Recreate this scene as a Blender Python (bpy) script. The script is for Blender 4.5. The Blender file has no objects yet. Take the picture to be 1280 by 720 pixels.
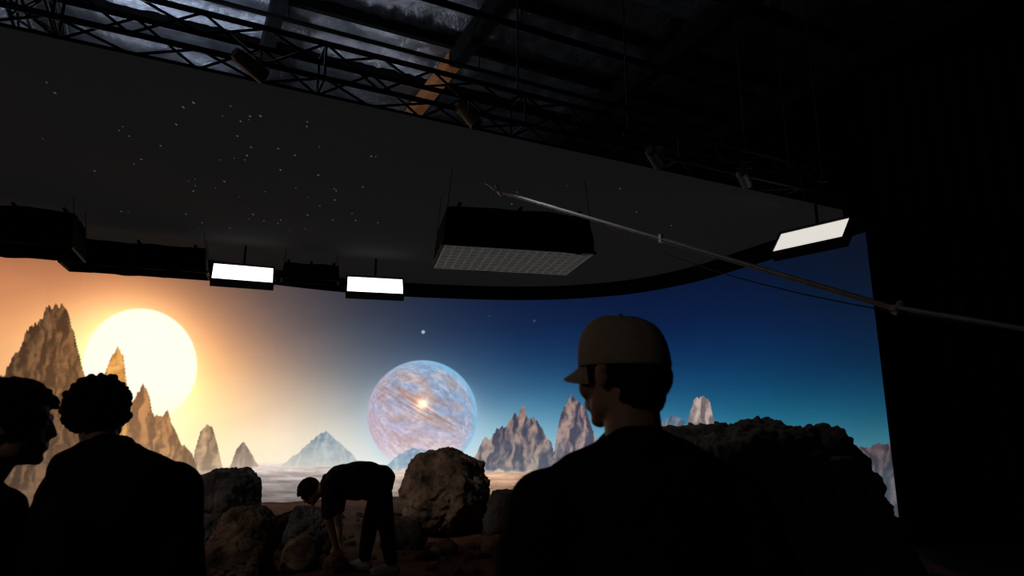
import bpy, bmesh, math, random
import numpy as np
from mathutils import Vector, Matrix, noise
random.seed(7); rng = np.random.RandomState(5)
V = Vector
sc = bpy.context.scene
sc.view_settings.view_transform = 'Standard'
sc.view_settings.look = 'None'

# ------------------------------------------------------------------ helpers
def link(ob, parent=None):
    sc.collection.objects.link(ob)
    if parent is not None: ob.parent = parent
    return ob
def empty(name, loc=(0,0,0)):
    e = bpy.data.objects.new(name, None); e.empty_display_size = .2
    sc.collection.objects.link(e); return e
def s2l(c):
    c = np.clip(np.asarray(c, dtype=float)/255., 0, None)
    return np.where(c <= .04045, c/12.92, ((c+.055)/1.055)**2.4)
def mat(name, col, col2=None, scale=6., rough=.8, metal=0., bump=0., bscale=None, spec=.3, emit=None, es=0., stretch=None, dist=.05):
    m = bpy.data.materials.new(name); m.use_nodes = True
    nt = m.node_tree; b = nt.nodes['Principled BSDF']
    b.inputs['Roughness'].default_value = rough; b.inputs['Metallic'].default_value = metal
    b.inputs['Specular IOR Level'].default_value = spec
    b.inputs['Base Color'].default_value = (*col, 1)
    tc = nt.nodes.new('ShaderNodeTexCoord'); src = tc.outputs['Object']
    if stretch:
        mp = nt.nodes.new('ShaderNodeMapping'); mp.inputs['Scale'].default_value = stretch
        nt.links.new(src, mp.inputs[0]); src = mp.outputs[0]
    if col2 is not None:
        n = nt.nodes.new('ShaderNodeTexNoise'); n.inputs['Scale'].default_value = scale
        n.inputs['Detail'].default_value = 8; n.inputs['Roughness'].default_value = .65
        nt.links.new(src, n.inputs['Vector'])
        r = nt.nodes.new('ShaderNodeValToRGB')
        r.color_ramp.elements[0].position = .36; r.color_ramp.elements[1].position = .66
        r.color_ramp.elements[0].color = (*col, 1); r.color_ramp.elements[1].color = (*col2, 1)
        nt.links.new(n.outputs['Fac'], r.inputs[0]); nt.links.new(r.outputs[0], b.inputs['Base Color'])
    if bump:
        n2 = nt.nodes.new('ShaderNodeTexNoise'); n2.inputs['Scale'].default_value = bscale or scale*3
        n2.inputs['Detail'].default_value = 9; n2.inputs['Roughness'].default_value = .7
        nt.links.new(src, n2.inputs['Vector'])
        bp = nt.nodes.new('ShaderNodeBump'); bp.inputs['Strength'].default_value = bump
        bp.inputs['Distance'].default_value = dist
        nt.links.new(n2.outputs['Fac'], bp.inputs['Height']); nt.links.new(bp.outputs[0], b.inputs['Normal'])
    if emit is not None:
        b.inputs['Emission Color'].default_value = (*emit, 1); b.inputs['Emission Strength'].default_value = es
    return m
def mesh_ob(name, bm, mats, parent=None, smooth=False):
    me = bpy.data.meshes.new(name); bm.to_mesh(me); bm.free()
    for m in (mats if isinstance(mats, (list, tuple)) else [mats]): me.materials.append(m)
    if smooth: me.polygons.foreach_set('use_smooth', [True]*len(me.polygons))
    return link(bpy.data.objects.new(name, me), parent)
def frame(z):
    z = V(z).normalized(); a = V((0,0,1)) if abs(z.z) < .9 else V((1,0,0))
    x = a.cross(z).normalized(); y = z.cross(x)
    return Matrix((x, y, z)).transposed().to_4x4()
def tube(bm, p0, p1, r0, r1=None, seg=10, mi=0):
    p0 = V(p0); p1 = V(p1); r1 = r0 if r1 is None else r1; d = p1-p0
    if d.length < 1e-6: return
    g = bmesh.ops.create_cone(bm, cap_ends=True, segments=seg, radius1=r0, radius2=r1, depth=d.length,
        matrix=Matrix.Translation((p0+p1)/2) @ frame(d))
    if mi:
        for v in g['verts']:
            for f in v.link_faces: f.material_index = mi
def box(bm, c, size, M=None, mi=0, bevel=0):
    M = Matrix.Identity(4) if M is None else M
    g = bmesh.ops.create_cube(bm, size=1, matrix=M @ Matrix.Translation(c) @ Matrix.Diagonal((*size, 1)))
    for v in g['verts']:
        for f in v.link_faces: f.material_index = mi
    return g['verts']

# ------------------------------------------------------------------ materials
M_black = mat('black_metal', (.006,.006,.007), (.011,.011,.012), 9, .7, 0, spec=.1)
M_truss = mat('truss_metal', (.017,.017,.019), (.010,.010,.011), 8, .65, .4)
M_cloth = mat('duvetyne_black', (.004,.004,.004), (.008,.008,.008), 5, .95, 0, .4, 20, .03)
M_floor = mat('studio_floor', (.02,.019,.018), (.035,.032,.03), 2, .55, 0, .1, 20)
M_wall = mat('studio_wall', (.006,.006,.007), (.009,.009,.009), 2, .95)
M_wood = mat('timber', (.42,.17,.06), (.28,.1,.035), 4, .7, 0, .3, 12, .2, stretch=(1,1,5))
M_foil = mat('silver_insulation', (.5,.54,.62), (.25,.27,.32), 2.2, .3, .9, .6, 9)
M_dark = mat('dark_steel_and_unlit_timber', (.006,.006,.007), (.010,.010,.011), 6, .9, 0, spec=.05)
M_led = mat('lamp_diffuser', (.9,.9,.9), None, rough=.5, emit=(1,.98,.96), es=2.4)
M_led2 = mat('lamp_diffuser_warm', (.9,.9,.9), None, rough=.5, emit=(1,.95,.88), es=.74)
M_grid = mat('eggcrate_fabric', (.5,.5,.5), (.6,.6,.6), 12, .8, emit=(1,.97,.93), es=.02)
M_pole = mat('boom_tube', (.60,.60,.63), (.46,.46,.49), 12, .45, .4)
M_can = mat('lamp_body_paint', (.14,.12,.10), (.08,.07,.06), 12, .5, .3)
M_star = mat('star_pixels', (0,0,0), None, emit=(.55,.75,.85), es=.13)

# ------------------------------------------------------------------ LED wall curve
ctrl = [(-11.0,3.4),(-10.5,5.6),(-9.6,8.0),(-8.24,10.34),(-5.95,12.76),(-3.3,14.5),(0,15.2),(2.2,14.75),(3.6,13.5),(4.6,11.5),(5.42,9.82),(6.1,8.3)]
def catmull(P, n=60):
    P = [np.array(p, float) for p in P]; out = []
    for i in range(1, len(P)-2):
        p0,p1,p2,p3 = P[i-1:i+3]
        for k in range(n):
            t = k/n
            out.append(.5*((2*p1)+(-p0+p2)*t+(2*p0-5*p1+4*p2-p3)*t*t+(-p0+3*p1-3*p2+p3)*t**3))
    out.append(P[-2]); return np.array(out)
crv = catmull(ctrl)
seg = np.r_[0, np.cumsum(np.linalg.norm(np.diff(crv, axis=0), axis=1))]
def wall_pts(n, off=0.):
    s = np.linspace(0, seg[-1], n)
    x = np.interp(s, seg, crv[:,0]); y = np.interp(s, seg, crv[:,1])
    if off:
        tx = np.gradient(x); ty = np.gradient(y); L = np.hypot(tx, ty)
        x = x + off*ty/L; y = y - off*tx/L      # + = towards the stage
    return s, x, y
TOP = 4.5
# --- noise for the displayed picture
tab = rng.rand(256, 256)
def vn(x, y):
    xi = np.floor(x).astype(int); yi = np.floor(y).astype(int); fx = x-xi; fy = y-yi
    fx = fx*fx*(3-2*fx); fy = fy*fy*(3-2*fy)
    g = lambda a, b: tab[a & 255, b & 255]
    return (g(xi,yi)*(1-fx)+g(xi+1,yi)*fx)*(1-fy)+(g(xi,yi+1)*(1-fx)+g(xi+1,yi+1)*fx)*fy
def fbm(x, y, o=5):
    t = 0; a = .5; s = 0
    for i in range(o):
        t = t+a*vn(x+17.3*i, y+9.1*i); s += a; x = x*2.03; y = y*2.03; a *= .5
    return t/s
def lc(a, b, m): return a*(1-m[..., None])+b*m[..., None]
def picture(u, v):
    """alien-planet plate shown on the LED wall; u,v are flat arrays of plate coordinates."""
    gx = [0,150,250,350,450,550,650,800,950,1100]; gy = [300,350,400,450,500,540,580]
    G = [[(158,100,72),(124,82,66),(98,70,62),(62,54,60),(38,40,53),(24,31,50),(15,24,48),(10,19,44),(10,19,42),(13,20,36)],
     [(192,126,88),(160,104,80),(112,82,72),(78,69,74),(48,50,64),(27,36,58),(15,26,54),(10,22,52),(10,23,50),(13,24,42)],
     [(222,154,106),(244,190,140),(156,112,92),(100,88,90),(58,64,80),(33,47,75),(17,34,70),(11,29,67),(11,31,67),(12,29,54)],
     [(232,172,120),(255,222,176),(220,162,118),(146,124,115),(90,100,115),(56,80,110),(27,59,99),(14,49,92),(13,49,89),(13,41,72)],
     [(232,180,136),(255,232,196),(244,202,152),(208,184,162),(145,155,165),(105,137,162),(64,117,153),(31,88,127),(19,80,115),(18,68,96)],
     [(216,184,158),(255,233,202),(250,223,182),(240,222,196),(205,210,208),(190,215,225),(138,188,208),(74,142,172),(42,120,145),(42,106,128)],
     [(206,186,166),(250,235,210),(250,232,200),(252,240,218),(238,240,234),(228,240,243),(200,225,232),(150,195,210),(105,160,175),(90,138,152)]]
    G = np.array(G, float)
    lx = np.arange(-600, 1500, 10.); ly = np.arange(100, 900, 10.)
    T = np.zeros((len(ly), len(lx), 3))
    rows = np.stack([np.stack([np.interp(lx, gx, G[k,:,c]) for c in range(3)], -1) for k in range(7)])
    for c in range(3):
        for i in range(len(lx)): T[:, i, c] = np.interp(ly, gy, rows[:, i, c])
    k = np.exp(-(np.arange(-5,6)/2.2)**2); k /= k.sum()
    for c in range(3):
        A = np.pad(T[:,:,c], 5, mode='edge')
        A = np.apply_along_axis(lambda r: np.convolve(r, k, 'valid'), 1, A)
        A = np.apply_along_axis(lambda r: np.convolve(r, k, 'valid'), 0, A)
        T[:,:,c] = A
    fu = np.clip((u+600)/10, 0, len(lx)-2.001); fv = np.clip((v-100)/10, 0, len(ly)-2.001)
    iu = fu.astype(int); iv = fv.astype(int); a = (fu-iu)[..., None]; b = (fv-iv)[..., None]
    C = (T[iv,iu]*(1-a)+T[iv,iu+1]*a)*(1-b)+(T[iv+1,iu]*(1-a)+T[iv+1,iu+1]*a)*b
    C = C*(1+.07*(fbm(u/130+v/200, v/38+u/260, 4)[...,None]-.5))
    d = np.hypot(u-175, v-457)
    C = C+np.exp(-np.clip(d-70, 0, None)/38)[..., None]*np.array((54,44,26.))*np.clip((620-v)/120,0,1)[...,None]
    C = lc(C, np.array((255,251,234.)), np.clip((72.5-d)/2.6, 0, 1)*np.clip(1-(v-490)/90, .3, 1))
    sky = C.copy()
    for (mx,my,mr,mc) in ((529,415,2.2,(170,180,195)),(668,401,1.3,(60,80,105)),(612,395,1.0,(50,68,95))):
        C = lc(C, np.array(mc, float), np.clip(mr+.5-np.hypot(u-mx, v-my), 0, 1))
    # marbled planet
    rr0 = np.hypot((u-528)/69.5, (v-519)/69.5); I = np.where(rr0 < 1.9)[0]
    X = (u[I]-528)/69.5; Y = (v[I]-519)/69.5; r = rr0[I]; Ci = C[I]; sk = sky[I]
    halo = np.exp(-np.clip(r-1,0,None)*8)*.4
    Ci = lc(Ci, np.array((175,208,232.)), halo*(r>=.97)*np.clip((Y+.9)/1.3,.12,1)*np.clip((1.9-r)*2,0,1))
    zz = np.sqrt(np.clip(1-r*r, 0, 1)); k_ = .35+.65*zz
    px_ = X/k_; py_ = Y/k_
    w1 = fbm(px_*2+5, py_*2+9, 4)-.5; w2 = fbm(px_*2+25, py_*2+39, 4)-.5
    q = fbm(px_*1.8+py_*.9+3+w1*1.6, py_*4.4-px_*1.9+8+w2*1.6, 6)
    q2 = fbm(px_*12+30+w1*5, py_*14-px_*5, 5); q3 = fbm(px_*6+60+w2*4, py_*9-px_*4+w1*4, 6)
    base = lc(np.broadcast_to(np.array((182,170,194.)), Ci.shape), np.array((132,164,200.)), np.clip(.45-Y*.6+X*.35,0,1))
    base = lc(base, np.array((232,216,226.)), np.clip((Y-.1)*1.2,0,1)*.9)
    base = lc(base, np.array((190,150,132.)), np.clip((q-.45)*5,0,1)*.5*np.clip(1.1-Y,0,1))
    base = lc(base, np.array((220,208,212.)), np.clip((q3-.52)*6,0,1)*.40)
    base = lc(base, np.array((124,110,128.)), np.clip((.42-q3)*6,0,1)*.32*np.clip(.8-Y,0,1))
    base = base*(.88+.28*q2[...,None])
    dsp = np.hypot(X, (Y+.2)); ang = np.arctan2(Y+.2, X)
    ray = np.clip(fbm(np.cos(ang)*7+40, np.sin(ang)*7+60, 3)-.45, 0, 1)*1.8*np.exp(-dsp*3.8)
    base = base+ray[...,None]*np.array((90,48,22.))
    tt = Y+.12-.55*X
    bandl = np.exp(-(tt*4.6)**2)*np.clip(fbm(X*5-Y*3,tt*26,5)-.42,0,1)*2.8*np.exp(-dsp*1.3)
    base = lc(base, np.array((150,94,76.)), np.clip(bandl,0,.6))
    base = base+np.exp(-(dsp*13)**2)[...,None]*np.array((150,130,80.))+np.exp(-dsp*8.5)[...,None]*np.array((90,52,10.))
    rim = np.clip((r-.80)/.2,0,1)**2
    base = lc(base, np.array((118,196,240.)), rim*np.clip(.45+X*.6-Y*.3,0,1)*.95)
    base = lc(base, np.array((196,172,194.)), rim*np.clip(.3-X*.7,0,1)*.6)
    base = lc(base, sk+4, np.clip((Y-.55)*1.5,0,.5))
    Ci = lc(Ci, base, np.clip((1-r)*40, 0, 1)); C[I] = Ci
    # plain
    hz = np.interp(u, [0,300,350,600,760,1000,1060,1125], [590,582,578,584,582,572,566,556])+fbm(u/22,u*0+3,4)*6-3
    I = np.where(v > hz-2)[0]; ug, vg, hg = u[I], v[I], hz[I]
    gk = np.array([(92,76,74),(146,134,134),(188,178,178),(206,188,178),(212,168,138),(140,116,110),(104,80,80)],float)
    gxk = [0,250,350,480,620,760,1080]
    gcol = np.stack([np.interp(ug, gxk, gk[:,c]) for c in range(3)], -1)
    gcol = gcol*(.66+.70*fbm(ug/40, vg/3.5, 5)[...,None])*(.88+.24*fbm(ug/9, vg/2.5+50, 4)[...,None])
    gcol = gcol*np.clip(1.14-(vg-hg)/85, .3, 1.1)[...,None]
    gcol = lc(gcol, sky[I], np.clip(1-(vg-hg)/12,0,1)*.5)
    C[I] = lc(C[I], gcol, np.clip((vg-hg)/2, 0, 1))
    # mountains: (ridge points, shade colour, lit colour, haze at base, jaggedness, runs below the horizon?)
    MT = [([(20,600),(36,575),(52,556),(70,540),(88,556),(110,575),(125,600)], (46,56,78),(80,92,112),.25,5,1),
     ([(348,586),(364,572),(384,557),(398,542),(408,538),(420,550),(438,566),(458,586)], (126,150,168),(162,180,192),.85,4,0),
     ([(480,584),(500,566),(520,558),(545,568),(575,586)], (120,148,178),(158,182,200),.6,4,0),
     ([(285,588),(296,562),(305,552),(314,566),(326,588)], (116,104,102),(172,154,140),.5,4,0),
     ([(236,600),(244,560),(251,538),(259,529),(266,533),(271,552),(282,600)], (100,84,78),(172,144,120),.4,4,0),
     ([(-300,430),(-150,380),(-60,450),(-10,480),(8,462),(20,440),(33,414),(47,402),(56,385),(70,377),(83,388),(93,412),(99,442),(106,474),(112,520),(120,620)], (50,37,32),(108,80,60),.12,9,1),
     ([(118,600),(124,520),(130,470),(138,446),(147,432),(154,444),(158,476),(163,520),(170,600)], (134,92,52),(206,154,90),.15,5,1),
     ([(150,600),(158,530),(166,497),(179,480),(187,494),(190,518),(200,520),(209,510),(215,528),(226,552),(240,566),(252,600)], (82,60,50),(156,112,80),.2,7,1),
     ([(580,600),(594,572),(601,556),(607,546),(613,551),(622,536),(635,530),(645,516),(655,510),(664,524),(676,534),(689,553),(700,600)], (66,62,80),(176,142,128),.25,7,0),
     ([(684,600),(693,560),(699,528),(706,506),(715,494),(725,500),(736,520),(746,548),(760,600)], (74,66,84),(186,150,138),.2,7,0),
     ([(780,600),(800,560),(822,530),(845,518),(856,528),(870,560)], (80,92,112),(140,140,150),.4,5,0),
     ([(855,600),(860,524),(867,501),(879,491),(887,503),(893,530),(900,600)], (128,108,110),(214,186,174),.2,5,0),
     ([(1030,600),(1052,564),(1075,558),(1098,556),(1112,551),(1128,550),(1160,600)], (60,50,58),(118,92,92),.25,4,1)]
    for i,(rp,dk,lt,hzk,rg,low) in enumerate(MT):
        xs = [p[0] for p in rp]; ys = [p[1] for p in rp]; peak = min(ys)
        I = np.where((u>xs[0]-2)&(u<xs[-1]+2)&(v>peak-14))[0]; a, b = u[I], v[I]
        top = np.interp(a, xs, ys, left=900, right=900)
        top = top+((fbm(a/6+i*31, a*0+i, 5)-.5)*2.0+(fbm(a/2.2+i*7, a*0+i+5, 2)-.5)*.7)*rg*np.clip((640-top)/100,.2,1)
        m = np.clip((b-top)/1.3, 0, 1)
        if not low: m = m*np.clip((hz[I]+3+7*fbm(a/8,a*0+i+2,3)-b)/3,0,1)
        wq = (fbm(a/14+i, b/20, 3)-.5)*14
        f = lambda dx: fbm((a+dx+wq)/10+i*13+(b-peak)*.012, b/34+i*5, 6)
        sh = np.clip(.42+(f(-2.4)-f(2.4))*4.2+(fbm(a/9+wq/9, b/7+i*9,5)-.5)*.9, 0, 1)
        cc = lc(np.broadcast_to(np.array(dk,float),a.shape+(3,)), np.array(lt,float), sh)
        cc = cc*(1.08-.3*fbm(a/16,b/5+i,4)[...,None])
        cc = lc(cc, sky[I], hzk*np.clip((b-peak)/(600-peak),0,1)+.04)
        C[I] = lc(C[I], cc, m)
    C = C+(np.exp(-(d/115)**2)*1.)[...,None]*np.array((46,28,10.))+(np.exp(-(d/230)**2)*1.)[...,None]*np.array((12,5,-3.))
    return C

# pixels of the wall
NS, NZ = 1500, 370
s, wx, wy = wall_pts(NS)
z = np.linspace(0.02, TOP, NZ)
WX = np.repeat(wx[:,None], NZ, 1); WY = np.repeat(wy[:,None], NZ, 1); WZ = np.repeat(z[None,:], NS, 0)
# content is authored for the stage's hero viewpoint (standard LED-volume frustum mapping)
F = 834.; th = math.radians(12.2); HERO = (0.,0.,1.5)
fw = WY*math.cos(th)+(WZ-1.5)*math.sin(th); up = -WY*math.sin(th)+(WZ-1.5)*math.cos(th)
U = 640+F*WX/fw; Vv = 360-F*up/fw
C = picture(U.ravel(), Vv.ravel()).reshape(NS, NZ, 3)
cab = tab[(s/.5).astype(int)[:,None] & 255, (z/.5).astype(int)[None,:] & 255]
C = C*(1+(cab[...,None]-.5)*.014)
L = s2l(np.clip(C, 0, 255))
L = np.concatenate([L, np.ones((NS,NZ,1))], -1)
me = bpy.data.meshes.new('screen_face')
nv = NS*NZ
me.vertices.add(nv); me.vertices.foreach_set('co', np.stack([WX,WY,WZ],-1).reshape(-1).astype(np.float32))
ii, jj = np.meshgrid(np.arange(NS-1), np.arange(NZ-1), indexing='ij')
a0 = (ii*NZ+jj).ravel(); quads = np.stack([a0, a0+NZ, a0+NZ+1, a0+1], -1)
nf = len(quads)
me.loops.add(nf*4); me.loops.foreach_set('vertex_index', quads.ravel().astype(np.int32))
me.polygons.add(nf); me.polygons.foreach_set('loop_start', np.arange(0, nf*4, 4, dtype=np.int32))
me.update(calc_edges=True)
at = me.color_attributes.new('pixels', 'FLOAT_COLOR', 'POINT')
at.data.foreach_set('color', L.reshape(-1).astype(np.float32))
m = bpy.data.materials.new('led_pixels'); m.use_nodes = True; nt = m.node_tree; nt.nodes.clear()
o = nt.nodes.new('ShaderNodeOutputMaterial'); e = nt.nodes.new('ShaderNodeEmission'); an = nt.nodes.new('ShaderNodeAttribute')
an.attribute_name = 'pixels'; nt.links.new(an.outputs['Color'], e.inputs[0]); nt.links.new(e.outputs[0], o.inputs[0])
m.cycles.emission_sampling = 'NONE'
me.materials.append(m)
led = empty('curved_led_wall')
link(bpy.data.objects.new('screen_face', me), led)
bm = bmesh.new()
n = 120
_, bx, by = wall_pts(n, -.02); _, cx, cy = wall_pts(n, -.16)
ring = []
for i in range(n):
    ring.append([bm.verts.new(p) for p in ((bx[i],by[i],0.0),(bx[i],by[i],TOP+.02),(cx[i],cy[i],TOP+.02),(cx[i],cy[i],0.0))])
for i in range(n-1):
    for k in range(4):
        bm.faces.new((ring[i][k], ring[i+1][k], ring[i+1][(k+1)%4], ring[i][(k+1)%4]))
bm.faces.new(ring[0]); bm.faces.new(ring[-1][::-1])
mesh_ob('cabinet_backs', bm, M_black, led)
bm = bmesh.new()
_, bx, by = wall_pts(n, .04); pr = None
for i in range(n):
    if i < n-1: tube(bm, (bx[i],by[i],TOP+.05), (bx[i+1],by[i+1],TOP+.05), .04, seg=8)
    cur = [bm.verts.new((bx[i],by[i],zz)) for zz in (TOP+.03, 4.785)]
    if pr: bm.faces.new((pr[0],cur[0],cur[1],pr[1]))
    pr = cur
mesh_ob('top_masking', bm, M_cloth, led)

# ------------------------------------------------------------------ LED ceiling
tdir = V((.8923,.4515,0)); ndir = V((-.4515,.8923,0))
bm = bmesh.new()
_, bx, by = wall_pts(60, .1)
pts = [(-8.9,2.88),(5.2,10.0)]+[(bx[i],by[i]) for i in range(58,14,-1)]
f = bm.faces.new([bm.verts.new((p[0],p[1],4.8)) for p in pts])
r = bmesh.ops.extrude_face_region(bm, geom=[f])
for g in r['geom']:
    if isinstance(g, bmesh.types.BMVert): g.co.z += .12
bmesh.ops.recalc_face_normals(bm, faces=bm.faces)
for k in range(80):
    x = random.uniform(-6.5, 3.5) if k > 62 else random.gauss(-3.6, 1.2); y = random.uniform(5.6+.5*(x+4.4), 10.8)
    if y < 5.4+.506*(x+4.4): continue
    q = random.uniform(.004, .009)
    vs = [bm.verts.new((x+q*dx, y+q*2.4*dy, 4.797)) for dx,dy in ((-1,-1),(-1,1),(1,1),(1,-1))]
    ff = bm.faces.new(vs); ff.material_index = 1
mc = mat('ceiling_led_panel', (.015,.0145,.0145), (.020,.019,.019), .6, 1., 0, 0, spec=0, emit=(1,.97,.97), es=.0058)
mesh_ob('led_ceiling_panel', bm, [mc, M_star])

# ------------------------------------------------------------------ trusses
def truss(name, p0, p1, size=.3, r=.024, step=.45, hang=None):
    p0 = V(p0); p1 = V(p1); d = (p1-p0); Ln = d.length; d.normalize()
    sd = d.cross(V((0,0,1))).normalized()*size/2; u_ = V((0,0,1))*size/2
    bm = bmesh.new(); c = [sd+u_, sd-u_, -sd-u_, -sd+u_]
    for o_ in c: tube(bm, p0+o_, p1+o_, r, seg=8)
    k = int(Ln/step)
    for i in range(k):
        a = p0+d*(Ln*i/k); b = p0+d*(Ln*(i+1)/k)
        for j in range(4):
            A, B = c[j], c[(j+1)%4]
            if i % 2: A, B = B, A
            tube(bm, a+A, b+B, r*.5, seg=6)
        if i % 4 == 0:
            for j in range(4): tube(bm, a+c[j], a+c[(j+1)%4], r*.5, seg=6)
        if i % 8 == 4 and hang: tube(bm, a+u_, V((a.x,a.y,hang)), .012, seg=6)
    return mesh_ob(name, bm, M_truss)
def nl(t, nn, z_): p = tdir*t+ndir*nn; return V((p.x,p.y,z_))
n0 = V((-4.4,5.16,0)).dot(ndir)
truss('lighting_truss', nl(-8, n0-.15, 5.14), nl(9, n0-.15, 5.14), .38, .03, .55, hang=7.7)
truss('lighting_truss', nl(-1.6, n0+.4, 5.7), nl(-1.6, n0+7, 5.7), .34, .026, hang=7.7)

# ------------------------------------------------------------------ hall roof
ROOF = 8.0
NA, NB = 260, 170
bm = bmesh.new(); grid = []
for i in range(NA):
    t = -12+i*.1; row = []
    for j in range(NB):
        nn = 2.0+j*.1; fr = (nn % 1.5)/1.5
        p = nl(t, nn, 0)
        zz = ROOF+.14-.16*math.sin(math.pi*fr)+.06*noise.noise(V((t*1.3, nn*3, 0)))+.045*noise.noise(V((t*7, nn*3, 5)))
        row.append(bm.verts.new((p.x, p.y, zz)))
    grid.append(row)
for i in range(NA-1):
    for j in range(NB-1): bm.faces.new((grid[i][j], grid[i][j+1], grid[i+1][j+1], grid[i+1][j]))
mesh_ob('roof_insulation', bm, M_foil, None, True)
bm = bmesh.new()
R = Matrix.Rotation(math.atan2(.4515,.8923), 4, 'Z')
k = 2.0
while k < 19: 
    box(bm, (2, k, ROOF-.04), (28, .10, .26), R); k += 1.5
mesh_ob('roof_purlins', bm, M_dark)
bm = bmesh.new()
for t in (-5.23,-2.18,.875,7.0,10.0):
    box(bm, (t, 10, ROOF-.27), (.2, 18, .34), R)
box(bm, (3.80, 5.0, ROOF-.27), (.2, 9.2, .34), R)  # unlit near part of the timber beam, its shade put in as dark colour
mesh_ob('roof_beams', bm, M_dark)
bm = bmesh.new(); box(bm, (3.80, 14.2, ROOF-.25), (.2, 9, .28), R); mesh_ob('timber_beam', bm, M_wood)
bm = bmesh.new()
for nn,zz,rr in ((7.6,7.2,.05),(9.1,7.3,.035)):
    tube(bm, nl(-9,nn,zz), nl(9,nn,zz), rr, seg=10)
    for t in range(-8,9,3): tube(bm, nl(t,nn,zz), nl(t,nn,7.6), .01, seg=5)
mesh_ob('conduit_pipes', bm, M_dark)
bm = bmesh.new()
for (x,y,a,b) in ((1.35,7.2,4.9,7.6),(3.0,8.0,4.9,7.6),(4.3,8.7,4.9,7.6)):
    tube(bm, (x,y,a), (x,y,b), .012, seg=6); tube(bm, (x-.06,y,a), (x+.06,y,a), .03)
mesh_ob('drop_rods', bm, M_truss)

# shell
def slab(name, c, size, m_): 
    bm = bmesh.new(); box(bm, c, size); return mesh_ob(name, bm, m_)
slab('floor', (-1,7,-.1), (32,30,.2), M_floor)
slab('ceiling', (-1,7,8.65), (32,30,.2), M_wall)
slab('wall_back', (-1,22.1,4.3), (32,.2,8.6), M_wall)
slab('wall_front', (-1,-8.1,4.3), (32,.2,8.6), M_wall)
slab('wall_left', (-17.1,7,4.3), (.2,30,8.6), M_wall)
slab('wall_right', (15.1,7,4.3), (.2,30,8.6), M_wall)
bm = bmesh.new(); rows = []
for i in range(240):
    f_ = i/239; p = V((5.75,10.1,0)).lerp(V((10.5,7.0,0)), f_)
    o_ = V((.55,.84,0))*(.09*math.sin(i*.55)+.03*math.sin(i*1.7))
    rows.append([bm.verts.new(p+o_*(1.2-.4*h)+V((0,0,.02+7.2*h))) for h in (0,.25,.5,.75,1)])
for i in range(239):
    for k in range(4): bm.faces.new((rows[i][k], rows[i+1][k], rows[i+1][k+1], rows[i][k+1]))
mesh_ob('black_drape', bm, M_cloth, None, True)

# ------------------------------------------------------------------ light fixtures
def light_panel(c, yaw, tilt, w=.98, h=.42, mt=M_led):
    root = empty('led_light_panel'); c = V(c)
    T = Matrix.Translation(c) @ Matrix.Rotation(math.radians(yaw),4,'Z') @ Matrix.Rotation(math.radians(tilt),4,'X')
    bm = bmesh.new()
    box(bm, (0,.07,0), (w+.05,.12,h+.05), T)
    for sx in (-1,1):
        box(bm, (sx*(w/2+.015),-.005,0), (.03,.05,h+.05), T)
        box(bm, (0,-.005,sx*(h/2+.015)), (w+.05,.05,.03), T)
        tube(bm, T@V((sx*(w/2+.06),.07,0)), T@V((sx*(w/2+.06),.2,.15)), .014)
    for i in range(9): box(bm, ((i-4)*.1,.15,0), (.012,.05,h*.8), T)
    tube(bm, T@V((-w/2-.06,.2,.15)), T@V((w/2+.06,.2,.15)), .016)
    q = T@V((0,.2,.15)); tube(bm, q, (q.x,q.y,4.79), .022)
    mesh_ob('housing', bm, M_black, root)
    bm = bmesh.new(); box(bm, (0,0,0), (w,.012,h), T); mesh_ob('diffuser', bm, mt, root)
light_panel((-4.72,11.4,4.22), 22, -42, .98, .46)
light_panel((-2.58,12.3,4.20), 14, -40, 1.02, .46)
light_panel((4.19,9.0,4.19), -50, -42, 1.0, .46, M_led2)

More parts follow.
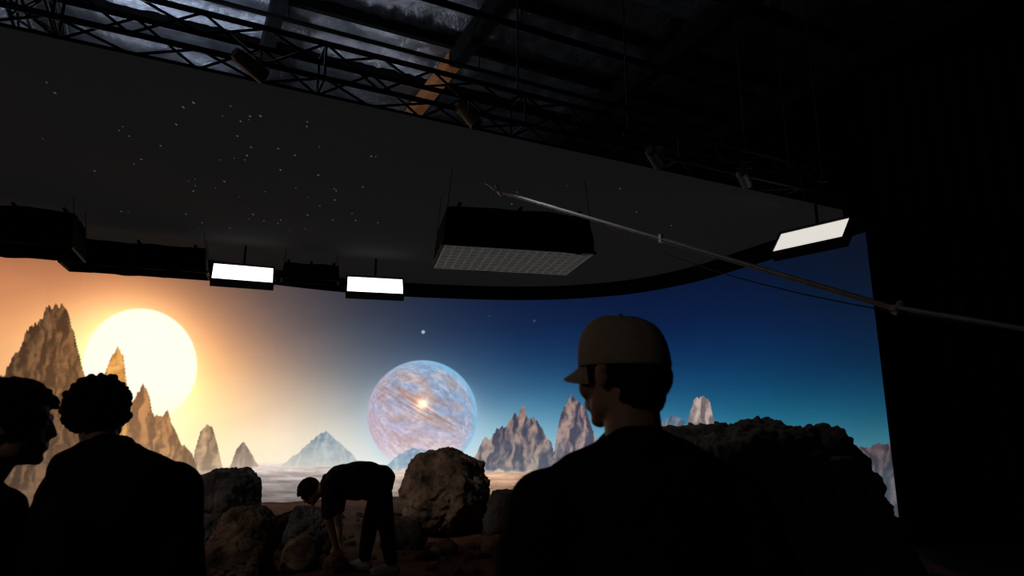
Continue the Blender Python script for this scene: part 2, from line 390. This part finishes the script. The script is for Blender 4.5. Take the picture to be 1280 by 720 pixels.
def softbox(name, c, yaw, size, grid=True):
    root = empty(name); w,d,h = size
    T = Matrix.Translation(c) @ Matrix.Rotation(math.radians(yaw),4,'Z')
    bm = bmesh.new(); per = []; N = 36
    cor = [(-w/2,-d/2),(w/2,-d/2),(w/2,d/2),(-w/2,d/2)]
    for s_ in range(4):
        A = V(cor[s_]); B = V(cor[(s_+1)%4])
        for i in range(N): per.append(A.lerp(B, i/N))
    rws = []
    for k in range(7):
        zf = k/6
        rws.append([bm.verts.new(T@V((p.x*(1-.05*zf)+.018*noise.noise(V((p.x*5,p.y*5,zf*2))), p.y*(1-.05*zf)+.03*noise.noise(V((p.x*6,p.y*4,zf*2+9))),
                   -h/2+h*zf+(.03*noise.noise(V((p.x*2.5,p.y*2.5,3))) if k in (0,6) else 0)))) for p in per])
    n_ = len(per)
    for k in range(6):
        for i in range(n_): bm.faces.new((rws[k][i], rws[k][(i+1)%n_], rws[k+1][(i+1)%n_], rws[k+1][i]))
    bm.faces.new(rws[6])
    mesh_ob('fabric_skirt', bm, M_cloth, root, True)
    bm = bmesh.new()
    for a in range(4):
        p,q = V((*cor[a],-h/2+.02)), V((*cor[(a+1)%4],-h/2+.02)); tube(bm, T@p, T@q, .02)
        tube(bm, T@V((cor[a][0]*.95,cor[a][1]*.95,h/2)), T@V((cor[a][0]*.9,cor[a][1]*.9,4.79-c[2])), .004)
    for sx in (-.4,0,.4): tube(bm, T@V((sx*w,-d/2,h/2+.03)), T@V((sx*w,d/2,h/2+.03)), .024)
    mesh_ob('frame_and_cables', bm, M_black, root)
    if grid:
        bm = bmesh.new(); nx = 16; ny = 8
        for i in range(nx+1): box(bm, (-w/2+.03+(w-.06)*i/nx,0,-h/2+.01), (.022,d-.04,.03), T)
        for j in range(ny+1): box(bm, (0,-d/2+.03+(d-.06)*j/ny,-h/2+.01), (w-.04,.034,.03), T)
        mesh_ob('eggcrate_grid', bm, M_grid, root)
        bm = bmesh.new(); box(bm, (0,0,-h/2+.06), (w-.06,d-.06,.01), T)
        mesh_ob('diffusion_cloth', bm, mat('diffusion_cloth', (.03,.03,.03), None, rough=.9, emit=(1,.97,.93), es=.007), root)
softbox('overhead_softbox', (-.02,8.75,4.02), 13, (1.98,1.22,.52))
softbox('skirted_light_bank', (-7.0,9.1,4.27), 22, (1.5,.9,.52), False)
softbox('skirted_light_bank', (-6.14,10.66,4.28), 20, (2.1,.6,.42), False)
softbox('skirted_light_bank', (-3.72,12.0,4.36), 18, (1.0,.4,.3), False)

def par_can(p, target, energy, col, size=60):
    root = empty('stage_spotlight'); p = V(p); d = (V(target)-p).normalized()
    bm = bmesh.new()
    tube(bm, p-d*.16, p+d*.12, .07, .075, 20); tube(bm, p-d*.22, p-d*.16, .05, .07, 20)
    sd = d.cross(V((0,0,1))).normalized(); 
    for sx in (-1,1): tube(bm, p+sd*.1*sx, p+sd*.1*sx+V((0,0,.14)), .01)
    tube(bm, p-sd*.1+V((0,0,.14)), p+sd*.1+V((0,0,.14)), .012)
    mesh_ob('lamp_body', bm, M_can, root)
    bm = bmesh.new(); tube(bm, p+d*.121, p+d*.125, .062, seg=20); mesh_ob('lens', bm, M_black, root)
    if energy:
        ld = bpy.data.lights.new('beam','SPOT'); ld.energy = energy; ld.color = col; ld.spot_size = math.radians(size); ld.spot_blend = .8; ld.shadow_soft_size = .15
        lo = bpy.data.objects.new('beam', ld); link(lo, root)
        lo.matrix_world = Matrix.Translation(p+d*.16) @ frame(-d)
tr = n0-.46
par_can(nl(-2.2,tr,4.82), (-.95,9.3,.7), 300, (1,.86,.74), 20)
par_can(nl(-3.9,tr,4.82), (-2.9,7.7,.3), 115, (1,.86,.74), 36)
par_can(nl(2.6,tr,4.82), (2.3,6.2,1.2), 62, (1,.94,.88), 44)
for t in (.4,5.1,6.6): par_can(nl(t,tr,4.82), nl(t+1.0,tr+.6,4.5), 0, (1,1,1))
for (p, e_, c_) in (((-5.6,9.2,6.0),125,(.72,.82,1)),((-2.2,10.8,6.3),22,(.9,.92,1)),((-8,8,6.2),100,(.75,.85,1)),((-3.2,7.4,6.6),14,(.75,.85,1))):
    ld = bpy.data.lights.new('roof_fill_light','POINT'); ld.energy = e_; ld.color = c_; ld.shadow_soft_size = .12  # unseen point lamps, added above the ceiling panel to brighten the roof foil
    lo = bpy.data.objects.new('roof_fill_light', ld); link(lo); lo.location = p
# unseen dim fill lamp, added behind the camera for camera-facing surfaces
ld = bpy.data.lights.new('unseen_fill_light','AREA'); ld.energy = 12; ld.size = .8; ld.color = (1,.9,.8)
lo = bpy.data.objects.new('unseen_fill_light', ld); link(lo); p = V((-4.8,-3.2,4.6)); lo.matrix_world = Matrix.Translation(p) @ frame(p-V((.3,2.5,1.4)))

# ------------------------------------------------------------------ boom arm on stand
root = empty('boom_stand')
bm = bmesh.new()
P0, P1, P3 = V((-.18,7.0,4.12)), V((3.25,5.55,2.52)), V((4.9,4.62,1.98))
P2 = P1.lerp(P3, .62)
tube(bm, P0, P0.lerp(P1,.5), .016, .019); tube(bm, P0.lerp(P1,.48), P1, .024, .026); tube(bm, P1.lerp(P0,.02), P3, .022, .022)
tube(bm, P0, P0+V((-.12,.02,.10)), .012, .006); tube(bm, P0, P0+V((-.06,0,-.10)), .01, .005); tube(bm, P0+V((.0,0,.06)), P0+V((.06,0,-.06)), .02)
tube(bm, P1-V((.03,0,.03)), P1+V((.05,0,.05)), .034); tube(bm, P0.lerp(P1,.48)-V((0,0,.03)), P0.lerp(P1,.48)+V((0,0,.05)), .026)
mesh_ob('boom_pole', bm, M_pole, root)
bm = bmesh.new()
S = V((P2.x,P2.y,0))
tube(bm, S+V((0,0,.25)), S+V((0,0,1.3)), .028); tube(bm, S+V((0,0,1.25)), P2, .02)
tube(bm, P2-V((0,0,.03)), P2+V((0,0,.14)), .018)
for a in range(3):
    an_ = a*2.09+.4; dr = V((math.cos(an_), math.sin(an_), 0))
    tube(bm, S+V((0,0,.7)), S+dr*.5+V((0,0,.02)), .014); tube(bm, S+V((0,0,.3)), S+dr*.37+V((0,0,.2)), .01)
tube(bm, P3+V((-.1,.05,-.05)), P3+V((-.1,.05,-.35)), .09)
q = P1.lerp(P3,.24); tube(bm, q-V((0,0,.06)), q+V((0,0,.18)), .012); tube(bm, q+V((-.04,0,.16)), q+V((.04,0,.16)), .01)
mesh_ob('stand', bm, M_black, root)
cu = bpy.data.curves.new('boom_cable','CURVE'); cu.dimensions = '3D'; cu.bevel_depth = .006
sp = cu.splines.new('NURBS'); cp = [P0.lerp(P1,.3),P0.lerp(P1,.5)+V((0,0,-.18)),P0.lerp(P1,.75)+V((0,0,-.16)),P1+V((0,0,-.05)),P2]
sp.points.add(len(cp)-1)
for q,p in zip(sp.points, cp): q.co = (*p,1)
sp.use_endpoint_u = True; cu.materials.append(M_can); link(bpy.data.objects.new('boom_cable', cu), root)

# ------------------------------------------------------------------ terrain
def gh(x, y): return .18+.05*noise.noise(V((x*.8,y*.8,0)))+.025*noise.noise(V((x*3,y*3,4)))
bm = bmesh.new(); NA, NB = 170, 120; _, bx, by = wall_pts(NA, .12); G = []
i0, i1 = 22, NA-4
for i in range(i0, i1):
    f_ = (i-i0)/(i1-1-i0); A = V((-5.2+9.3*f_, 4.6, 0)); B = V((bx[i],by[i],0)); row = []
    for j in range(NB):
        p = A.lerp(B, j/(NB-1)); e_ = min(1, j/5, (i-i0)/4, (i1-1-i)/3)
        row.append(bm.verts.new((p.x,p.y,.004+gh(p.x,p.y)*e_**.5)))
    G.append(row)
for i in range(len(G)-1):
    for j in range(NB-1): bm.faces.new((G[i][j], G[i+1][j], G[i+1][j+1], G[i][j+1]))
M_dirt = mat('red_dirt', (.075,.034,.02), (.18,.09,.055), 2.5, .95, 0, .8, 14, .1)
mesh_ob('dirt_ground', bm, M_dirt, None, True)

# ------------------------------------------------------------------ rocks
M_rockA = mat('rock_brown', (.045,.032,.025), (.33,.235,.17), 3.4, .95, 0, 1., 9, .1, dist=.08)
M_rockB = mat('rock_grey', (.075,.075,.08), (.26,.25,.245), 3.2, .95, 0, 1., 9, .1, dist=.08)
M_rockD = mat('rock_dark', (.045,.04,.037), (.12,.105,.095), 3, .95, 0, 1., 8, .1, dist=.08)
placed = []
def rock(name, c, rad, seed, m_, planes=None, sub=6, amp=.06, nf_=22):
    rg = np.random.RandomState(seed); placed.append((c[0],c[1],max(rad[0],rad[1])*(1.1 if planes is None else 1.4)))
    bm = bmesh.new(); bmesh.ops.create_icosphere(bm, subdivisions=sub, radius=1)
    D = np.array([v.co[:] for v in bm.verts]); D /= np.linalg.norm(D,axis=1)[:,None]
    if planes is None:
        Nn = rg.randn(nf_,3); Nn /= np.linalg.norm(Nn,axis=1)[:,None]; H = rg.uniform(.78,.98,nf_)
        Nn = np.r_[Nn,[[0,0,-1]]]; H = np.r_[H,.85]
    else:
        Nn = np.array([p[:3] for p in planes],float); Nn /= np.linalg.norm(Nn,axis=1)[:,None]; H = np.array([p[3] for p in planes])
    dt = D@Nn.T; R_ = np.where(dt>.05, H/np.maximum(dt,.05), 9.)
    R_ = -np.log(np.exp(-R_*20).sum(1))/20; R_ = np.minimum(R_, 2.6)
    if planes is None: R_ = np.minimum(R_, 1.06)
    big = max(rad)
    for v, d, r_ in zip(bm.verts, D, R_):
        p = V(d*r_); p = V((p.x*rad[0], p.y*rad[1], p.z*rad[2])); q = p+V((seed*3.1,0,0)); w_ = q*(1.0/max(big,.4))
        cr = 1-abs(noise.noise(w_*2.6+V((5,0,0))))*2.2      # cracks / ledges
        cr2 = 1-abs(noise.noise(w_*6.5+V((15,3,0))))*2.2
        led_ = abs(noise.noise(V((w_.x*2,w_.y*2,w_.z*6+w_.x*2))))
        k = amp*(noise.fractal(w_*1.7,1,2,5)*.75-.55*max(0,cr-.72)*2.4-.3*max(0,cr2-.7)*2+.5*(led_-.25)+.20*noise.noise(w_*14)+.10*noise.noise(w_*30))
        v.co = V(c)+p+V(d)*k*(big*1.3 if planes is None else 1.6)
    return mesh_ob(name, bm, m_, None, True)
rock('boulder', (-.89,9.3,.66), (.68,.60,.57), 3, M_rockA, amp=.12)
rock('boulder', (-3.55,8.6,.58), (.50,.45,.60), 5, M_rockB, amp=.10)
rock('boulder', (-2.89,7.6,.34), (.42,.36,.36), 8, M_rockA, amp=.10)
rock('boulder', (-2.22,7.75,.38), (.33,.3,.38), 11, M_rockB, amp=.10)
rock('boulder', (-2.58,6.6,.26), (.40,.32,.30), 14, M_rockA, amp=.10)
rock('boulder', (-2.08,7.0,.28), (.2,.2,.22), 17, M_rockA)
rock('boulder', (-.02,9.0,.38), (.44,.36,.40), 20, M_rockD, amp=.09)
rock('boulder', (-1.25,8.15,.32), (.3,.27,.26), 23, M_rockD)
rock('boulder', (-2.85,9.3,.26), (.40,.36,.28), 27, M_rockD)
rock('boulder', (.95,8.6,.38), (.5,.45,.38), 31, M_rockD)
rock('boulder', (-.15,7.9,.24), (.2,.18,.15), 36, M_rockA)
rock('boulder', (-.75,7.9,.22), (.16,.15,.12), 37, M_rockA)
rock('rock_outcrop', (2.2,6.15,.70), (1,1,1), 41, M_rockD, planes=[(0,-.05,1,.90),(.08,.3,1,.95),(-.25,-.2,1,.96),(.82,-.1,.57,.99),(.70,.1,.42,1.02),(.8,-.1,.6,.99),(1,0,.02,1.14),(.8,-.6,.25,1.12),(-1,0,.25,1.05),
    (-.7,-.6,.3,1.05),(0,-1,.25,.85),(.4,-1,.35,.95),(.1,-.7,.7,1.05),(0,1,.2,.8),(.6,.8,.3,1.0),(-.6,.8,.3,1.0),(0,0,-1,.68)], sub=7, amp=.09)
bm = bmesh.new()
for k in range(340):
    x = random.uniform(-4.5,3.5); y = random.uniform(6.2,11.5); r_ = random.uniform(.02,.085)*(1.3 if k%9==0 else 1)
    if any(math.hypot(x-a,y-b) < c_+r_ for a,b,c_ in placed) or (abs(x+1.45)<.65 and abs(y-6.8)<.5): continue
    ctr = V((x,y,gh(x,y)+r_*.25))
    g = bmesh.ops.create_icosphere(bm, subdivisions=2, radius=r_, matrix=Matrix.Translation(ctr))
    sx,sy = random.uniform(.8,1.4), random.uniform(.7,1.2)
    for v in g['verts']:
        o_ = v.co-ctr; o_ = V((o_.x*sx,o_.y*sy,o_.z*.75))*(1+.35*noise.noise(v.co*14+V((k,0,0)))); v.co = ctr+o_
mesh_ob('loose_stones', bm, M_rockA)

# ------------------------------------------------------------------ people
class Blob:
    def __init__(s): s.bm = bmesh.new()
    def ball(s, c, r): bmesh.ops.create_icosphere(s.bm, subdivisions=3, radius=r, matrix=Matrix.Translation(c))
    def ell(s, c, r, M=None):
        M = Matrix.Identity(4) if M is None else M
        bmesh.ops.create_icosphere(s.bm, subdivisions=4, radius=1, matrix=M @ Matrix.Translation(c) @ Matrix.Diagonal((*r,1)))
    def cap(s, a, ra, b, rb):
        a = V(a); b = V(b); s.ball(a, ra); s.ball(b, rb); tube(s.bm, a, b, ra, rb, 20)
    def done(s, name, m_, parent, voxel, smooth=4, fold=0., fscale=9., seed=0):
        me = bpy.data.meshes.new(name+'_tmp'); s.bm.to_mesh(me); s.bm.free()
        ob = bpy.data.objects.new(name+'_tmp', me); sc.collection.objects.link(ob)
        r = ob.modifiers.new('r','REMESH'); r.mode = 'VOXEL'; r.voxel_size = voxel
        if smooth: q = ob.modifiers.new('s','SMOOTH'); q.iterations = smooth; q.factor = .5
        bpy.context.view_layer.update()
        dg = bpy.context.evaluated_depsgraph_get()
        nm = bpy.data.meshes.new_from_object(ob.evaluated_get(dg)); bpy.data.objects.remove(ob)
        nm.name = name
        if fold:
            ns = [v.normal.copy() for v in nm.vertices]
            for v, n_ in zip(nm.vertices, ns):
                p = v.co*fscale+V((seed,0,0)); w = noise.noise_vector(p*.4)*1.2
                f_ = 1-abs(noise.noise(V((p.x+w.x, p.y+w.y, p.z*.7+w.z)))*2.4)
                v.co += n_*fold*(f_-.35)
        nm.materials.clear(); nm.materials.append(m_)
        nm.polygons.foreach_set('use_smooth', [True]*len(nm.polygons))
        return link(bpy.data.objects.new(name, nm), parent)
M_skin = mat('skin', (.36,.19,.13), (.42,.23,.16), 12, .55, 0, .1, 60, .3)
M_hairD = mat('hair_dark', (.008,.006,.005), (.02,.014,.01), 40, .7, 0, .5, 90, spec=.1)
M_eye = mat('eye', (.6,.6,.58), None, rough=.1); M_iris = mat('iris', (.03,.015,.01), None, rough=.1)
M_jack = mat('jacket_black', (.006,.006,.007), (.010,.010,.011), 30, .95, 0, .3, 120, .03)
M_jack2 = mat('jacket_charcoal', (.012,.011,.011), (.018,.016,.015), 30, .95, 0, .3, 120, .03)
M_tee = mat('tshirt_charcoal', (.016,.018,.022), (.024,.026,.03), 30, .9, 0, .3, 120, .1)
M_trou = mat('trousers_black', (.007,.007,.009), (.012,.012,.014), 40, .9, 0, .3, 120, .05)
M_shoe = mat('sneaker', (.20,.19,.17), (.3,.28,.26), 20, .7)
M_shoeD = mat('boot_dark', (.015,.012,.01), (.03,.025,.02), 20, .6)
M_cap = mat('cap_twill', (.34,.27,.21), (.40,.32,.25), 60, .9, 0, .3, 200, .1)
def hand(B, w, d, n_, s_, curl=.35):
    w = V(w); d = V(d).normalized(); n_ = (V(n_)-d*V(n_).dot(d)).normalized(); s_ = (V(s_)-d*V(s_).dot(d)-n_*V(s_).dot(n_)).normalized()
    for o_, ln, k0 in ((.031,.070,.084),(.0105,.079,.088),(-.0105,.073,.084),(-.030,.058,.076)):
        a = w+s_*o_*.55+d*.005; b = w+d*k0+s_*o_; B.cap(a, .015, b, .0115)
        q = b; ang = curl*.5
        for k,fl in enumerate((.45,.31,.24)):
            dd = d*math.cos(ang)+n_*math.sin(ang)+s_*o_*2.2; nx = q+dd*ln*fl; B.cap(q, .0095-.0008*k, nx, .0088-.0008*k); q = nx; ang += curl
    a = w+d*.025+s_*.022; b = a+(d*.6+s_*.62+n_*.35).normalized()*.042; B.cap(a,.015,b,.0115)
    c = b+(d*.8+s_*.3+n_*.35).normalized()*.030; B.cap(b,.011,c,.010); B.cap(c,.010,c+(d*.9+n_*.35).normalized()*.024,.0085)
def head_skin(B, M):
    E = lambda c, r: B.ell(c, r, M)
    C_ = lambda a, ra, b, rb: B.cap(M@V(a), ra, M@V(b), rb)
    E((0,-.012,.03),(.074,.092,.085)); E((0,.02,-.03),(.06,.07,.08)); E((0,.03,-.075),(.045,.048,.036)); E((0,.062,-.094),(.022,.02,.018))
    C_((-.032,.076,.022),.012,(.032,.076,.022),.012); E((0,.068,-.055),(.03,.02,.028))
    C_((0,.083,.010),.009,(0,.097,-.026),.0105); E((-.011,.089,-.03),(.009,.010,.008)); E((.011,.089,-.03),(.009,.010,.008))
    C_((-.02,.082,-.056),.006,(.02,.082,-.056),.006); C_((-.017,.081,-.066),.007,(.017,.081,-.066),.007)
    for sx in (-1,1):
        E((sx*.038,.055,-.025),(.026,.026,.028)); E((sx*.078,-.008,-.002),(.009,.019,.031)); E((sx*.084,-.016,.012),(.007,.014,.017)); E((sx*.054,.015,-.065),(.014,.03,.026))
def add_eyes(M, parent):
    for sx in (-1,1):
        bm = bmesh.new(); bmesh.ops.create_uvsphere(bm, u_segments=16, v_segments=10, radius=.0125, matrix=M@Matrix.Translation((sx*.03,.074,.002)))
        bmesh.ops.create_uvsphere(bm, u_segments=12, v_segments=8, radius=.0062, matrix=M@Matrix.Translation((sx*.03,.0815,.002)))
        ob = mesh_ob('eye', bm, [M_eye, M_iris], parent, True)
        for p in ob.data.polygons:
            if p.index >= 160: p.material_index = 1
def hair(M, parent, style, seed=1):
    rd = random.Random(seed); B = Blob(); E = lambda c, r: B.ell(c, r, M)
    E((0,-.022,.042),(.080,.094,.085)); E((0,-.062,-.015),(.068,.045,.065))
    for sx in (-1,1): E((sx*.066,-.03,.02),(.016,.045,.05))
    if style == 'curly':
        E((0,-.03,.04),(.090,.098,.093))
        for i in range(520):
            a = rd.uniform(0,2*math.pi); zc = rd.uniform(-.85,1)
            q = math.sqrt(1-zc*zc); d = V((math.cos(a)*q, math.sin(a)*q, zc))
            p = V((0,-.025,.022))+V((d.x*.100,d.y*.108,d.z*.105))
            if p.y > .03 and p.z < .05: continue
            B.ball(M@(p+V([rd.uniform(-.010,.010) for _ in range(3)])), rd.uniform(.008,.017))
        B.done('hair', M_hairD, parent, .0045, 1)
    elif style == 'short':
        for i in range(260):
            a = rd.uniform(0,2*math.pi); zc = rd.uniform(-.55,1); q = math.sqrt(1-zc*zc); d = V((math.cos(a)*q, math.sin(a)*q, zc))
            p = V((0,-.022,.035))+V((d.x*.086,d.y*.100,d.z*.092))
            if p.y > .045 and p.z < .06: continue
            B.cap(M@p, .014, M@(p+d*.016+V((0,.012,-.012))), .008)
        B.done('hair', M_hairD, parent, .005, 1)
    else:
        B.ell((0,-.05,-.055),(.062,.050,.045),M); B.ell((0,-.07,-.01),(.072,.048,.055),M)
        for sx in (-1,1): B.ell((sx*.072,.0,.01),(.012,.04,.03),M)
        B.done('hair', M_hairD, parent, .006, 2, .003, 60)
def cap_hat(M, parent):
    bm = bmesh.new(); N, K = 72, 14; rws = []
    for k in range(-2, K+1):
        ph = max(k,0)/K*math.pi/2; row = []
        for i in range(N):
            a = 2*math.pi*i/N; seam = 1-(.014*abs(math.cos(3*a))**14 if k>0 else 0)
            rr = math.cos(ph)**.6 if k<K else 0.0
            front = 1+.06*max(0, math.sin(a))*math.sin(2*ph)
            x = .092*rr*math.cos(a)*seam; y = -.014+.108*rr*math.sin(a)*seam*front; zc = .018+.112*math.sin(ph)**.95+(.008*math.sin(a) if k<K else 0)
            if k < 0: x *= (.985,.97)[-k-1]; y = -.014+(y+.014)*(.985,.97)[-k-1]; zc += (-.003,.006)[-k-1]
            row.append(bm.verts.new(M@V((x,y,zc))))
        rws.append(row)
    for k in range(len(rws)-1):
        for i in range(N): bm.faces.new((rws[k][i],rws[k][(i+1)%N],rws[k+1][(i+1)%N],rws[k+1][i]))
    bmesh.ops.remove_doubles(bm, verts=bm.verts, dist=.0004)
    bmesh.ops.create_icosphere(bm, subdivisions=2, radius=.007, matrix=M@Matrix.Translation((0,-.014,.131)))
    for sgn in (0,1):
        gr = []
        for i in range(25):
            a = math.radians(22+136*i/24); row = []
            for j in range(8):
                t = j/7; ex = .054*math.sin((i/24)*math.pi)**.6
                x = .091*math.cos(a)*(1-.05*t); y = -.014+.106*math.sin(a)+ex*t
                zc = .026-.018*t-.020*(x/.089)**2*(.6+t) - .003*sgn
                row.append(bm.verts.new(M@V((x,y,zc))))
            gr.append(row)
        for i in range(24):
            for j in range(7): bm.faces.new((gr[i][j],gr[i+1][j],gr[i+1][j+1],gr[i][j+1]))
    mesh_ob('baseball_cap', bm, M_cap, parent, True)
def figure(name, J, HM, top, bulk=1.0, sleeve='long', hairstyle='short', shoe=None, capped=False, tb=1.0, curl=.35, seed=1, hood=False, bent=False):
    root = empty(name); J = {k: V(v) for k,v in J.items()}
    P, N_ = J['pelvis'], J['neck']; z_ = (N_-P).normalized(); Lt = (N_-P).length
    x_ = (J['shR']-J['shL']); x_ = (x_-z_*x_.dot(z_)).normalized(); y_ = z_.cross(x_)
    T = Matrix((x_,y_,z_)).transposed().to_4x4(); T.translation = P
    B = Blob(); b = bulk
    B.ell((0,0,.0),(.165*b,.125*b,.13),T); B.ell((0,.0,.25*Lt),(.158*b,.122*b,.16),T); B.ell((0,.0,.6*Lt),(.178*b,.128*b,.18),T); B.ell((0,-.01,.82*Lt),(.165*b,.108*b,.10),T)
    if bent:
        B.ell((0,-.075,.36*Lt),(.165,.12,.24),T); B.ell((0,-.05,.70*Lt),(.18,.12,.17),T); B.ell((0,-.03,.02*Lt),(.17,.13,.16),T)
        B.ell((0,.075,.45*Lt),(.15,.10,.20),T); B.ell((0,.10,.20*Lt),(.15,.075,.12),T)
    B.cap(J['shL'],.070*b,J['shR'],.070*b)
    for sd in 'LR':
        B.cap(N_+z_*.02, .052*b, J['sh'+sd]+z_*.006, .062*b)
        if sleeve == 'long':
            B.cap(J['sh'+sd], .078*b, J['el'+sd], .060*b); B.cap(J['el'+sd], .060*b, J['el'+sd].lerp(J['wr'+sd],.96), .043*b)
        else:
            B.cap(J['sh'+sd], .082*b, J['sh'+sd].lerp(J['el'+sd],.8), .068*b)
    for i in range(14):
        a = 2*math.pi*i/14; q = N_+z_*.03+x_*.062*math.cos(a)+y_*.066*math.sin(a); B.ball(q, .021 if not hood else .034)
    if hood: B.ell((0,-.10,Lt-.03),(.14,.06,.08),T)
    B.done('top_garment', top, root, .011, 5, .009 if sleeve=='long' else .007, 8, seed)
    B = Blob(); B.ell((0,0,-.02),(.158*tb,.122,.12),T)
    for sd in 'LR':
        h_, k_, a_ = J['hip'+sd], J['kn'+sd], J['an'+sd]
        B.cap(h_, .096*tb, k_, .068*tb); B.cap(k_, .068*tb, a_+(k_-a_).normalized()*.04, .056*tb)
        B.cap(h_, .092*tb, P, .11)
    B.done('trousers', M_trou, root, .011, 5, .008, 9, seed+5)
    B = Blob()
    for sd in 'LR':
        a_, t_ = J['an'+sd], J['toe'+sd]; f_ = (t_-a_); f_.z = 0; f_.normalize(); base = a_.z-.09
        heel = V((a_.x,a_.y,base+.045))-f_*.035
        B.cap(a_, .042, heel, .042); B.cap(a_+f_*.02-V((0,0,.02)), .04, V((t_.x,t_.y,base+.036)), .034); B.cap(heel, .044, V((t_.x,t_.y,base+.036)), .036)
        sv = f_.cross(V((0,0,1)))
        for o_ in (-.025,.025): B.cap(V((heel.x,heel.y,base+.017))+sv*o_*.7, .017, V((t_.x,t_.y,base+.017))+sv*o_, .017)
    B.done('shoes', shoe or M_shoeD, root, .007, 2)
    B = Blob(); head_skin(B, HM); B.cap(HM@V((0,-.022,-.05)), .060, N_-z_*.02, .064)
    for sd, sg in (('L',-1),('R',1)):
        e_, w_ = J['el'+sd], J['wr'+sd]; d = (w_-e_).normalized()
        if sleeve == 'short': B.cap(J['sh'+sd].lerp(e_,.6),.048,e_,.043); B.cap(e_,.044,w_,.028)
        else: B.cap(e_.lerp(w_,.7),.034,w_,.028)
        B.cap(w_,.027,w_+d*.02,.024)
        hand(B, w_+d*.012, J.get('hd'+sd, d), x_*-sg, y_, curl)
    B.done('head_neck_and_hands', M_skin, root, .005, 2)
    add_eyes(HM, root); hair(HM, root, hairstyle, seed)
    if capped: cap_hat(HM, root)
    return root
def standing(name, loc, yaw, sc_, headyaw, hoff=(0,0,0), shw=.19, pitch=0, shz=1.405, **kw):
    T = Matrix.Translation((loc[0],loc[1],0)) @ Matrix.Rotation(math.radians(yaw),4,'Z') @ Matrix.Diagonal((1,1,sc_,1))
    L_ = {'pelvis':(0,0,.97),'neck':(hoff[0]*.5,-.015,1.475)}
    for s_,k in (('L',-1),('R',1)):
        L_.update({'sh'+s_:(k*shw,-.01,shz),'el'+s_:(k*(shw+.085),-.04,1.12),'wr'+s_:(k*(shw+.08),.06,.88),'hip'+s_:(k*.09,0,.93),
          'kn'+s_:(k*.11,.015,.51),'an'+s_:(k*.125,-.02,.09/sc_),'toe'+s_:(k*.15,.13,.04)})
    J = {k: T@V(v) for k,v in L_.items()}
    hc = T@V((hoff[0],.03+hoff[1],1.655+hoff[2]))
    HM = Matrix.Translation(hc) @ Matrix.Rotation(math.radians(headyaw),4,'Z') @ Matrix.Rotation(math.radians(pitch),4,'X')
    return figure(name, J, HM, **kw)
standing('man_in_baseball_cap', (.275,1.47), 12, .983, 46, (-.03,0,-.002), .20, -3, 1.362, top=M_jack, bulk=1.18, hairstyle='crop', capped=True, seed=3)
standing('man_with_curly_hair', (-1.40,2.5), -14, .957, -8, (-.165,0,-.010), .21, 0, 1.36, top=M_jack2, bulk=1.33, hairstyle='curly', seed=9, hood=True)
standing('man_in_profile', (-1.50,1.93), -78, .918, -66, (0,.05,0), .18, 0, 1.37, top=M_jack, bulk=1.0, hairstyle='short', seed=14)
yb = 6.8; g = .19
Jb = {'pelvis':(-1.30,yb,1.03),'neck':(-1.80,yb-.02,1.02),
 'shL':(-1.73,yb-.19,.99),'shR':(-1.73,yb+.17,1.0),'elL':(-1.72,yb-.22,.70),'elR':(-1.74,yb+.2,.70),'wrL':(-1.66,yb-.15,.46),'wrR':(-1.70,yb+.10,.46),
 'hipL':(-1.27,yb-.09,.98),'hipR':(-1.29,yb+.09,.98),'knL':(-1.20,yb-.10,.61),'knR':(-1.40,yb+.12,.60),
 'anL':(-1.13,yb-.10,g+.09),'anR':(-1.44,yb+.12,g+.09),'toeL':(-1.29,yb-.13,g+.04),'toeR':(-1.60,yb+.10,g+.04)}
hd = V((-.62,.05,-.78)).normalized()
upv = V((-.78,0,.62)); upv = (upv-hd*upv.dot(hd)).normalized(); rx = hd.cross(upv)
HM = Matrix((rx,hd,upv)).transposed().to_4x4(); HM.translation = V((-1.97,yb-.02,.925))
figure('crew_member_bending', Jb, HM, M_tee, 1.06, 'short', 'short', M_shoe, False, 1.12, .55, 21, bent=True)
rock('lifted_stone', (-1.67,yb-.03,.25), (.13,.10,.12), 52, M_rockA, sub=4)

# ------------------------------------------------------------------ world, camera
w = bpy.data.worlds.new('stage_dark'); sc.world = w; w.use_nodes = True
w.node_tree.nodes['Background'].inputs[0].default_value = (.9,.95,1,1); w.node_tree.nodes['Background'].inputs[1].default_value = .0015
cd = bpy.data.cameras.new('camera'); cd.sensor_width = 36; cd.lens = F*36/1280; cd.clip_start = .05
cd.dof.use_dof = True; cd.dof.focus_distance = 10.5; cd.dof.aperture_fstop = 4.5
co = bpy.data.objects.new('camera', cd); sc.collection.objects.link(co)
co.location = HERO; co.rotation_euler = (math.radians(90)+th, 0, 0)
sc.camera = co
